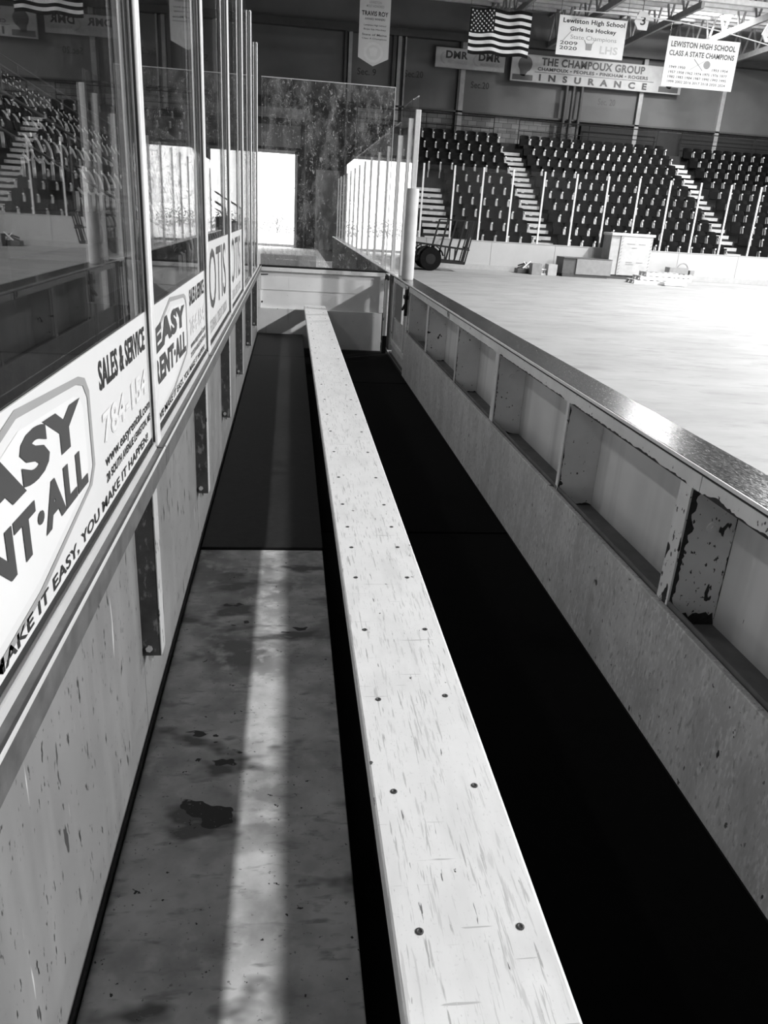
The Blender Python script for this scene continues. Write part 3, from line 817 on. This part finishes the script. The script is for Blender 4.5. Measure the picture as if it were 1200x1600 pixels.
# ================================================================== wall signs, banners, flag
def yplane(y): return (0, y, 0), (1, 0, 0), (0, 0, 1)
t = thing('wall_sign', 'long grey wall sign with the same three-letter company name twice', 'sign', (7.95, 38.5, 7.85))
part('sign_board', MB().box(6.35, 9.55, 38.42, 38.5, 7.86, 8.66, 0, .02), M_sgrey, t)
O, U, V = yplane(38.41)
for x in (6.82, 8.32):
    part('lettering', text(MB(), 'DMR', x, x + 1.0, 8.24, 8.54, O, U, V, .04), M_ink, t, 'black lettering')
for x in (6.82, 8.32):
    mb = text(MB(), 'MECHANICAL', x + .1, x + 1.0, 8.04, 8.18, O, U, V, .02)
    for k in range(7):
        a0 = math.pi * (.6 + .13 * k); a1 = a0 + .41
        mb.add([(x - .02 + .24 * math.cos(a), 38.41, 8.25 + .24 * math.sin(a)) for a in (a0, a1)] + [(x - .02 + .16 * math.cos(a), 38.41, 8.25 + .18 * math.sin(a)) for a in (a1, a0)], [(0, 1, 2, 3)])
    part('emblem', mb, M_ink3, t, 'grey swoosh and small lettering')

t = thing('wall_sign', 'very long grey insurance wall sign behind the two white banners', 'sign', (14, 38.5, 7.6))
part('sign_board', MB().box(9.85, 18.1, 38.42, 38.5, 7.58, 8.68, 0, .02), M_sgrey, t)
for ln in (('THE CHAMPOUX GROUP', 11.25, 16.2, 8.28, 8.60, .035), ('CHAMPOUX • PEOPLES • PINKHAM • ROGERS', 11.1, 16.4, 8.07, 8.21, .03), ('I  N  S  U  R  A  N  C  E', 11.2, 16.4, 7.66, 7.94, .045)):
    part('lettering', text(MB(), *ln[:5], O, U, V, ln[5]), M_ink, t, 'black lettering')
part('rule_line', MB().box(10.98, 16.7, 38.405, 38.42, 8.00, 8.015), M_ink, t)
for x in (9.95, 17.0):
    mb = MB()
    mb.box(x, x + .95, 38.405, 38.42, 7.64, 7.86)
    c = (x + .55, 8.28)
    pts = []
    for k in range(16):
        a = 2 * math.pi * k / 16; r = .33 + (.16 if k in (11, 12) else 0)
        pts.append((c[0] + r * math.cos(a), c[1] + r * math.sin(a)))
    mb.prism(pts, 'y', 38.405, 38.42)
    part('emblem', mb, M_ink2, t, 'dark round emblem in a square')

# flag
FX0, FX1, FZ0, FZ1, FY = 6.44, 8.75, 7.30, 8.76, 31.8
t = thing('flag', 'striped national flag with starred canton hanging under the roof', 'flag', (7.6, FY, 7.33))
def flagp(u, v):
    return (FX0 + (FX1 - FX0) * u, FY + .05 * math.sin(u * 13) + .02 * math.sin(u * 27 + v * 3), FZ0 + (FZ1 - FZ0) * v - .02 * math.sin(u * 13))
mb = MB(); NU = 30
for s in range(13):
    v0 = 1 - (s + 1) / 13; v1 = 1 - s / 13
    for k in range(NU):
        u0 = k / NU; u1 = (k + 1) / NU
        canton = u1 <= .401 and s < 7
        mi = 2 if canton else (0 if s % 2 == 0 else 1)
        vs = [flagp(u0, v0), flagp(u1, v0), flagp(u1, v1), flagp(u0, v1)]
        vs += [(x, y + .012, z) for x, y, z in vs]
        mb.add(vs, [(0, 1, 2, 3), (7, 6, 5, 4)], mi)
part('cloth', mb, [M_flagd, M_ban2, M_navy], t)
mb = MB()
for r in range(9):
    for c in range(6 if r % 2 == 0 else 5):
        u = (.033 + c * .067 + (0 if r % 2 == 0 else .033)); v = 1 - (r + 1) / 10 * (7 / 13)
        x, y, z = flagp(u, v); ps = []
        for k in range(10):
            a = math.pi / 2 + k * math.pi / 5; q = .042 if k % 2 == 0 else .017
            ps.append((x + q * math.cos(a), y - .012, z + q * math.sin(a)))
        mb.add(ps, [tuple(range(10))])
part('stars', mb, M_ban2, t, 'rows of small white stars')
part('header_rod', MB().tube((FX0 - .05, FY, FZ1 + .02), (FX1 + .05, FY, FZ1 + .02), .02, 8).tube((FX0, FY, FZ1), (FX0, FY, 9.502), .008, 6).tube((FX1, FY, FZ1), (FX1, FY, 9.502), .008, 6), M_dark, t)

def banner(x0, x1, z0, z1, y, label, lines, mat=M_ban2, tilt=0.0, tail=0.0):
    t = thing('banner', label, 'banner', ((x0 + x1) / 2, y, z0), 'hanging banners')
    if tail:
        poly = [(x0, z0 + tail), ((x0 + x1) / 2, z0), (x1, z0 + tail), (x1, z1), (x0, z1)]
    else:
        poly = [(x0, z0), (x1, z0), (x1, z1), (x0, z1)]
    part('cloth', MB().prism(poly, 'y', y, y + .015), mat, t)
    O = (0, y - .004, 0); U = (1, 0, 0); V = (0, 0, 1)
    for txt, u0, u1, v0, v1, bold, m in lines: part('lettering', text(MB(), txt, u0, u1, v0, v1, O, U, V, bold), m, t)
    part('hanging_rope', MB().tube((x0 + .03, y, z1), (x0 + .03, y, 9.502), .008, 6).tube((x1 - .03, y, z1), (x1 - .03, y, 9.502), .008, 6), M_dark, t)
    return t
b1 = banner(9.80, 12.43, 7.52, 8.80, 31.8, 'white girls ice hockey champions banner, left of the two white banners', [
    ('Lewiston High School', 9.95, 12.35, 8.52, 8.72, .03, M_ink), ('Girls Ice Hockey', 10.25, 12.05, 8.28, 8.46, .03, M_ink),
    ('State Champions', 10.3, 12.1, 8.02, 8.2, 0, M_ink3), ('2009', 9.92, 10.6, 7.86, 7.98, .02, M_ink2), ('2020', 9.92, 10.6, 7.70, 7.82, .02, M_ink2),
    ('LHS', 11.5, 12.2, 7.66, 7.92, .03, M_ink4)])
mb = MB().beam((10.0, 31.794, 7.95), (10.3, 31.794, 8.3), .03, .01)
c = (11.05, 7.86)
mb.prism([(c[0] - .11, c[1] - .12), (c[0] + .11, c[1] - .12), (c[0] + .13, c[1] + .1), (c[0] - .13, c[1] + .1)], 'y', 31.792, 31.796)
mb.beam((c[0] - .12, 31.794, c[1] + .08), (c[0] - .2, 31.794, c[1] + .2), .04, .01).beam((c[0] + .12, 31.794, c[1] + .08), (c[0] + .2, 31.794, c[1] + .2), .04, .01)
part('emblem', mb, M_ink3, b1, 'small grey stick and cup drawings')
for k in range(5): pass
yrs = [('1949 1950', 14.35, 15.0, 7.42), ('1953 1954', 16.1, 16.75, 7.42), ('1957 1958 1962 1974 1975 1976 1977', 14.35, 16.75, 7.25),
       ('1982 1983 1984 1987 1990 1993 1995', 14.35, 16.75, 7.09), ('1999 2002 2016 2017 2018 2020 2024', 14.35, 16.75, 6.93)]
b2 = banner(14.14, 17.04, 6.80, 8.47, 31.8, 'white class A state champions banner with rows of years, right of the two', [
    ('LEWISTON HIGH SCHOOL', 14.28, 16.9, 8.13, 8.32, .03, M_ink2), ('CLASS A STATE CHAMPIONS', 14.26, 16.9, 7.84, 8.02, .03, M_ink2)] +
    [(s, a, b, z, z + .09, .02, M_ink2) for s, a, b, z in yrs])
mb = MB().beam((15.2, 31.794, 7.42), (15.75, 31.794, 7.75), .03, .01).beam((15.7, 31.794, 7.42), (15.3, 31.794, 7.78), .03, .01)
mb.lathe([(.10, -.003), (.14, 0), (.10, .002)], (15.85, 31.794, 7.62), 14, 0, 'y')
part('emblem', mb, M_ink3, b2, 'crossed hockey sticks')
b3 = banner(2.38, 3.50, 6.60, 8.78, 31.8, 'grey pennant-shaped award banner with pointed lower end, above the end glass', [
    ('LEWISTON', 2.72, 3.16, 8.56, 8.64, .01, M_ink3), ('MOST HONORED', 2.62, 3.26, 8.44, 8.52, .01, M_ink3),
    ('TRAVIS ROY', 2.46, 3.42, 8.18, 8.33, .03, M_ink), ('AWARD WINNERS', 2.58, 3.32, 8.05, 8.12, .01, M_ink2),
    ('Lewiston High School', 2.55, 3.36, 7.85, 7.92, .01, M_ink2), ('Boys Ice Hockey', 2.55, 3.36, 7.72, 7.79, .01, M_ink2),
    ('State of Maine', 2.5, 3.4, 7.56, 7.63, .01, M_ink2), ('Class A Champions', 2.5, 3.4, 7.43, 7.50, .01, M_ink2)], mat=M_ban, tail=.26)
mb = MB()
for k in range(18):
    a0 = 2 * math.pi * k / 18; a1 = a0 + 2 * math.pi / 18
    mb.add([(2.94 + .36 * math.cos(a), 31.794, 7.04 + .33 * math.sin(a)) for a in (a0, a1)] + [(2.94 + .27 * math.cos(a), 31.794, 7.04 + .24 * math.sin(a)) for a in (a1, a0)], [(0, 1, 2, 3)])
mb.prism([(2.84, 6.92), (3.04, 6.92), (3.10, 7.15), (2.94, 7.22), (2.78, 7.15)], 'y', 31.792, 31.796)
part('emblem', mb, M_ink4, b3, 'pale round wreath emblem')

# numbered hanging signs, cable, lamp housings near the flag
for i, (x, z, s) in enumerate(((12.95, 8.55, '3'), (18.1, 8.55, '2'))):
    t = thing('number_sign', 'small white hanging number sign under the roof, %s' % ('left of the glare' if i == 0 else 'at the right edge'), 'sign', (x, 32, z))
    part('sign_board', MB().prism([(x - .28, z + .25), (x - .1, z + .0), (x + .25, z), (x + .3, z + .45), (x + .1, z + .6), (x - .12, z + .6)], 'y', 31.75, 31.8), M_ban2, t)
    mb = MB(); text(mb, s, x - .05, x + .15, z + .15, z + .45, (0, 31.745, 0), (1, 0, 0), (0, 0, 1), .02)
    part('lettering', mb, M_ink, t)
    part('hanging_rod', MB().tube((x, 31.78, z + .6), (x, 31.78, 9.502), .015, 6), M_dark, t)
mb = MB(); pr = []
for k in range(17):
    u = k / 16; pr.append((10.2 + 8.5 * u, 31.5, 8.9 + .25 * math.sin(u * math.pi) - .6 * u))
mb.path(pr, .02, 6)
solo('cable', mb, M_ban2, 'white cable sagging under the roof above the banners', 'cable', smooth=True)
mb = MB().lathe([(.03, .32), (.06, .28), (.08, .15), (.2, 0), (.17, 0)], (7.9, 30.2, 8.72), 16).tube((7.9, 30.2, 9.0), (7.9, 30.2, 9.6), .015, 6)
solo('unlit_lamp', mb, M_dark, 'small dark unlit roof lamp above the flag', 'lamp', smooth=True)

# ================================================================== things on the rink floor
# utility trailer
t = thing('utility_trailer', 'black open-mesh utility trailer with raised ramp gate on the rink floor', 'trailer', (4.7, 27.6, ICE))
TY0, TY1 = 27.1, 28.0
fr = MB()
zb = .14
def lp(x): return zb + (x - 3.0) * -.02
for y in (TY0, TY1):
    fr.beam((2.9, y, .22), (6.0, y, .12), .05, .09)
    fr.beam((2.9, y, .82), (6.15, y, .56), .05, .05)
    for x in (3.2, 3.6, 4.0, 4.45, 4.9, 5.3, 5.65): fr.beam((x, y, .15), (x, y, .82 - (x - 2.9) * .08), .04, .04)
fr.beam((2.9, TY0, .22), (2.9, TY1, .22), .05, .09).beam((6.0, TY0, .12), (6.0, TY1, .12), .06, .09)
part('bed_frame', fr, M_black, t)
mb = MB()
for k in range(8):
    y = TY0 + .05 + k * (TY1 - TY0 - .1) / 7
    mb.beam((2.95, y, .22), (5.95, y, .13), .03, .02)
mb.box(3.3, 5.7, TY0 + .1, TY1 - .1, .16, .18)
part('deck', mb, M_black, t)
gt = MB()
gx = lambda z: 6.02 + (z - .12) * .20
for k in range(4):
    y = TY0 + k * (TY1 - TY0) / 3
    gt.beam((gx(.12), y, .12), (gx(1.5), y, 1.5), .04, .04)
for z in (.12, .62, 1.5): gt.beam((gx(z), TY0, z), (gx(z), TY1, z), .05, .05)
for k in range(5):                                             # near side grille
    x = 4.75 + k * .3
    gt.beam((x - .02, TY0, .15), (x + .28, TY0, 1.5), .055, .055)
gt.beam((5.03, TY0, 1.5), (6.3, TY0, 1.5), .04, .04)
part('ramp_gate', gt, M_black, t)
for y in (TY0 - .12, TY1 + .12):
    wm = MB().lathe([(.20, -.09), (.36, -.09), (.385, -.05), (.385, .05), (.36, .09), (.20, .09)], (4.78, y, ICE + .386), 28, 0, 'y')
    wh = part('wheel', wm, M_tire, t, smooth=True)
    part('hub', MB().lathe([(.05, -.1), (.17, -.095), (.19, -.06), (.19, .06), (.17, .095)], (4.78, y, ICE + .386), 20, 0, 'y'), M_black, wh, smooth=True)
    fd = MB()
    for k in range(9):
        a0 = math.radians(15 + k * 16.7); a1 = math.radians(15 + (k + 1) * 16.7)
        fd.beam((4.78 + .46 * math.cos(a0), y, ICE + .386 + .46 * math.sin(a0)), (4.78 + .46 * math.cos(a1), y, ICE + .386 + .46 * math.sin(a1)), .24, .02)
    part('fender', fd, M_black, t, 'black curved fender')

def pallet(x0, x1, y0, y1, z, name_label, parent=None):
    mb = MB()
    for k in range(6):
        x = x0 + k * (x1 - x0 - .1) / 5
        mb.box(x, x + .1, y0, y1, z + .11, z + .13)
    for k in range(3):
        y = y0 + k * (y1 - y0 - .09) / 2
        mb.box(x0, x1, y, y + .09, z + .0, z + .11)
    return mb
# low grey crate on pallet
t = thing('storage_crate', 'low grey crate with dark left side, left of the tall wrapped stack', 'crate', (10.7, 28.1, ICE))
mb = MB().box(9.95, 11.55, 27.7, 28.5, ICE + .10, .48, 0, .01)
part('crate_front', MB().box(10.27, 11.6, 27.66, 28.52, ICE + .10, .46, 0, .01), M_card, t)
part('crate_side', MB().box(9.78, 10.27, 27.72, 28.52, ICE + .10, .47, 0, .01), M_dk2, t, 'dark left side')
part('lid', MB().box(9.78, 11.6, 27.66, 28.52, .465, .495, 0, .008), M_dk2, t, 'dark lid')
part('pallet_base', pallet(9.8, 11.5, 27.7, 28.5, ICE + .001, ''), M_dark, t)
# tall wrapped stack
t = thing('wrapped_stack', 'tall white shrink-wrapped stack of goods on a pallet on the rink floor', 'stack', (12.3, 28.3, ICE))
part('wrapped_load', MB().box(11.55, 11.9, 27.95, 28.7, ICE + .14, 1.34, 0, .015), M_card2, t, 'pale grey left side')
part('wrapped_load', MB().box(11.9, 13.12, 27.9, 28.7, ICE + .14, 1.33, 0, .015), M_wrap, t)
part('top_cover', MB().box(11.52, 13.18, 27.86, 28.72, 1.33, 1.42, 0, .02), M_ban2, t, 'white top cover')
mb = MB()
for x in (11.93, 13.04):
    for k in range(11): mb.add([(x, 27.893, .02 + k * .118), (x + .06, 27.893, .07 + k * .118), (x + .06, 27.893, .11 + k * .118), (x, 27.893, .06 + k * .118)], [(0, 1, 2, 3)])
for z, x0, x1 in ((1.05, 12.15, 12.45), (1.05, 12.6, 12.85), (.92, 12.35, 12.55), (.42, 12.2, 12.45), (.42, 12.6, 12.85), (.35, 12.2, 12.5)):
    mb.box(x0, x1, 27.892, 27.896, z, z + .025)
part('printed_marks', mb, M_ink3, t, 'striped edges and small print')
part('pallet_base', pallet(11.6, 13.1, 27.95, 28.7, ICE + .001, ''), M_dark, t)
# piles of pallets
for nm, x0, x1, y0, lab, nn in (('pallet_pile', 11.75, 13.35, 25.9, 'loose pile of flat pale pallet boards in front of the wrapped stack', 2),
                            ('pallet_pile', 14.0, 15.4, 28.2, 'small pallet with loose parts at the right on the rink floor', 1)):
    t = thing('pallet_pile', lab, 'pallets', ((x0 + x1) / 2, y0 + .4, ICE))
    for k in range(nn + 1):
        o = k * .22
        p = pallet(x0 + o, x1 - .35 + o * .8, y0 + .05 * k, y0 + .7, ICE + .002 + .135 * k, '')
        part('pallet', p, M_wood if k else M_wood, t)
    mb = MB()
    if nn == 2:
        mb.box(x0 + .9, x1 + .1, y0 - .45, y0 - .05, ICE + .03, ICE + .12).box(x0 + .95, x1, y0 - .4, y0 - .1, ICE + .001, ICE + .03)
        part('loose_board', mb, M_ban2, t)
    else:
        z = ICE + .275
        mb.box(x0 + .15, x0 + .9, y0 + .1, y0 + .5, z, z + .22, 0, .01).box(x0 + .98, x0 + 1.15, y0 + .1, y0 + .4, z, z + .14)
        pts = [(x0 + .7 + .22 * math.cos(a / 8 * math.pi), y0 + .2, z + .14 + .24 * math.sin(a / 8 * math.pi)) for a in range(9)]
        mb.path(pts, .02, 6)
        part('machine_part', mb, M_card, t, 'grey machine part with hooped handle')
# small things left
t = thing('tool_pile', 'small dark pile of tools on the rink floor, left of the boxes', 'tools', (8.55, 28.4, ICE))
mb = MB().box(8.25, 8.75, 28.2, 28.6, ICE + .001, .0, 0, .02).beam((8.3, 28.25, .0), (8.75, 28.5, .16), .10, .06).beam((8.35, 28.5, .08), (8.6, 28.3, .2), .05, .05)
part('tools', mb, M_dark, t)
part('handle', MB().beam((8.45, 28.2, .02), (8.72, 28.2, .27), .04, .04).beam((8.7, 28.3, .0), (8.5, 28.3, .24), .03, .03), M_ban2, t, 'white handle')
for x0, x1, m, lab in ((8.68, 9.05, M_card, 'small grey box on the rink floor, right of the dark tools'), (9.28, 9.62, M_card2, 'pale grey box on the rink floor, left of the low crate')):
    t = thing('box', lab, 'box', ((x0 + x1) / 2, 28.0, ICE), 'boxes on the rink floor')
    part('carton', MB().box(x0, x1, 27.8, 28.2, ICE + .001, .22, 0, .008), m, t)
    part('flap', MB().beam(((x0 + x1) / 2 + .02, 27.8, .22), ((x0 + x1) / 2 + .02, 28.2, .22), .02, .006), M_ban2, t)
solo('loose_frame', MB().box(9.07, 9.26, 27.9, 28.1, ICE + .001, ICE + .06).box(9.07, 9.26, 27.9, 28.1, .0, .05).box(9.10, 9.13, 27.95, 28.05, ICE + .06, 0).box(9.2, 9.23, 27.95, 28.05, ICE + .06, 0), M_wood,
     'small pale frame between the two boxes on the rink floor', 'frame')

# ================================================================== outside the garage door
def shrub(x, y, r, h, lab):
    mb = MB()
    for k in range(420):
        a = random.uniform(0, 2 * math.pi); q = r * math.sqrt(random.random()); z = ICE + h * random.random() * (1 - .5 * (q / r) ** 2)
        c = Vector((x + q * math.cos(a), y + q * math.sin(a), z)); s = .09
        d1 = Vector([random.uniform(-1, 1) for _ in range(3)]).normalized() * s; d2 = d1.orthogonal().normalized() * s * .6
        mb.add([c - d1, c + d2, c + d1, c - d2], [(0, 1, 2, 3)])
    t = thing('shrub', lab, 'shrub', (x, y, ICE), 'shrubs outside')
    part('leaves', mb, M_leaf, t)
    part('stems', MB().tube((x, y, ICE - .02), (x, y, ICE + h * .7), .04, 6).tube((x, y, ICE), (x + .3, y, ICE + h * .6), .03, 6), M_dark, t)
shrub(-1.0, 62, 1.5, 1.6, 'leafy shrub outside the garage door, right of the opening')
shrub(-5.0, 64, 1.8, 1.5, 'leafy shrub outside the garage door, in the middle of the opening')
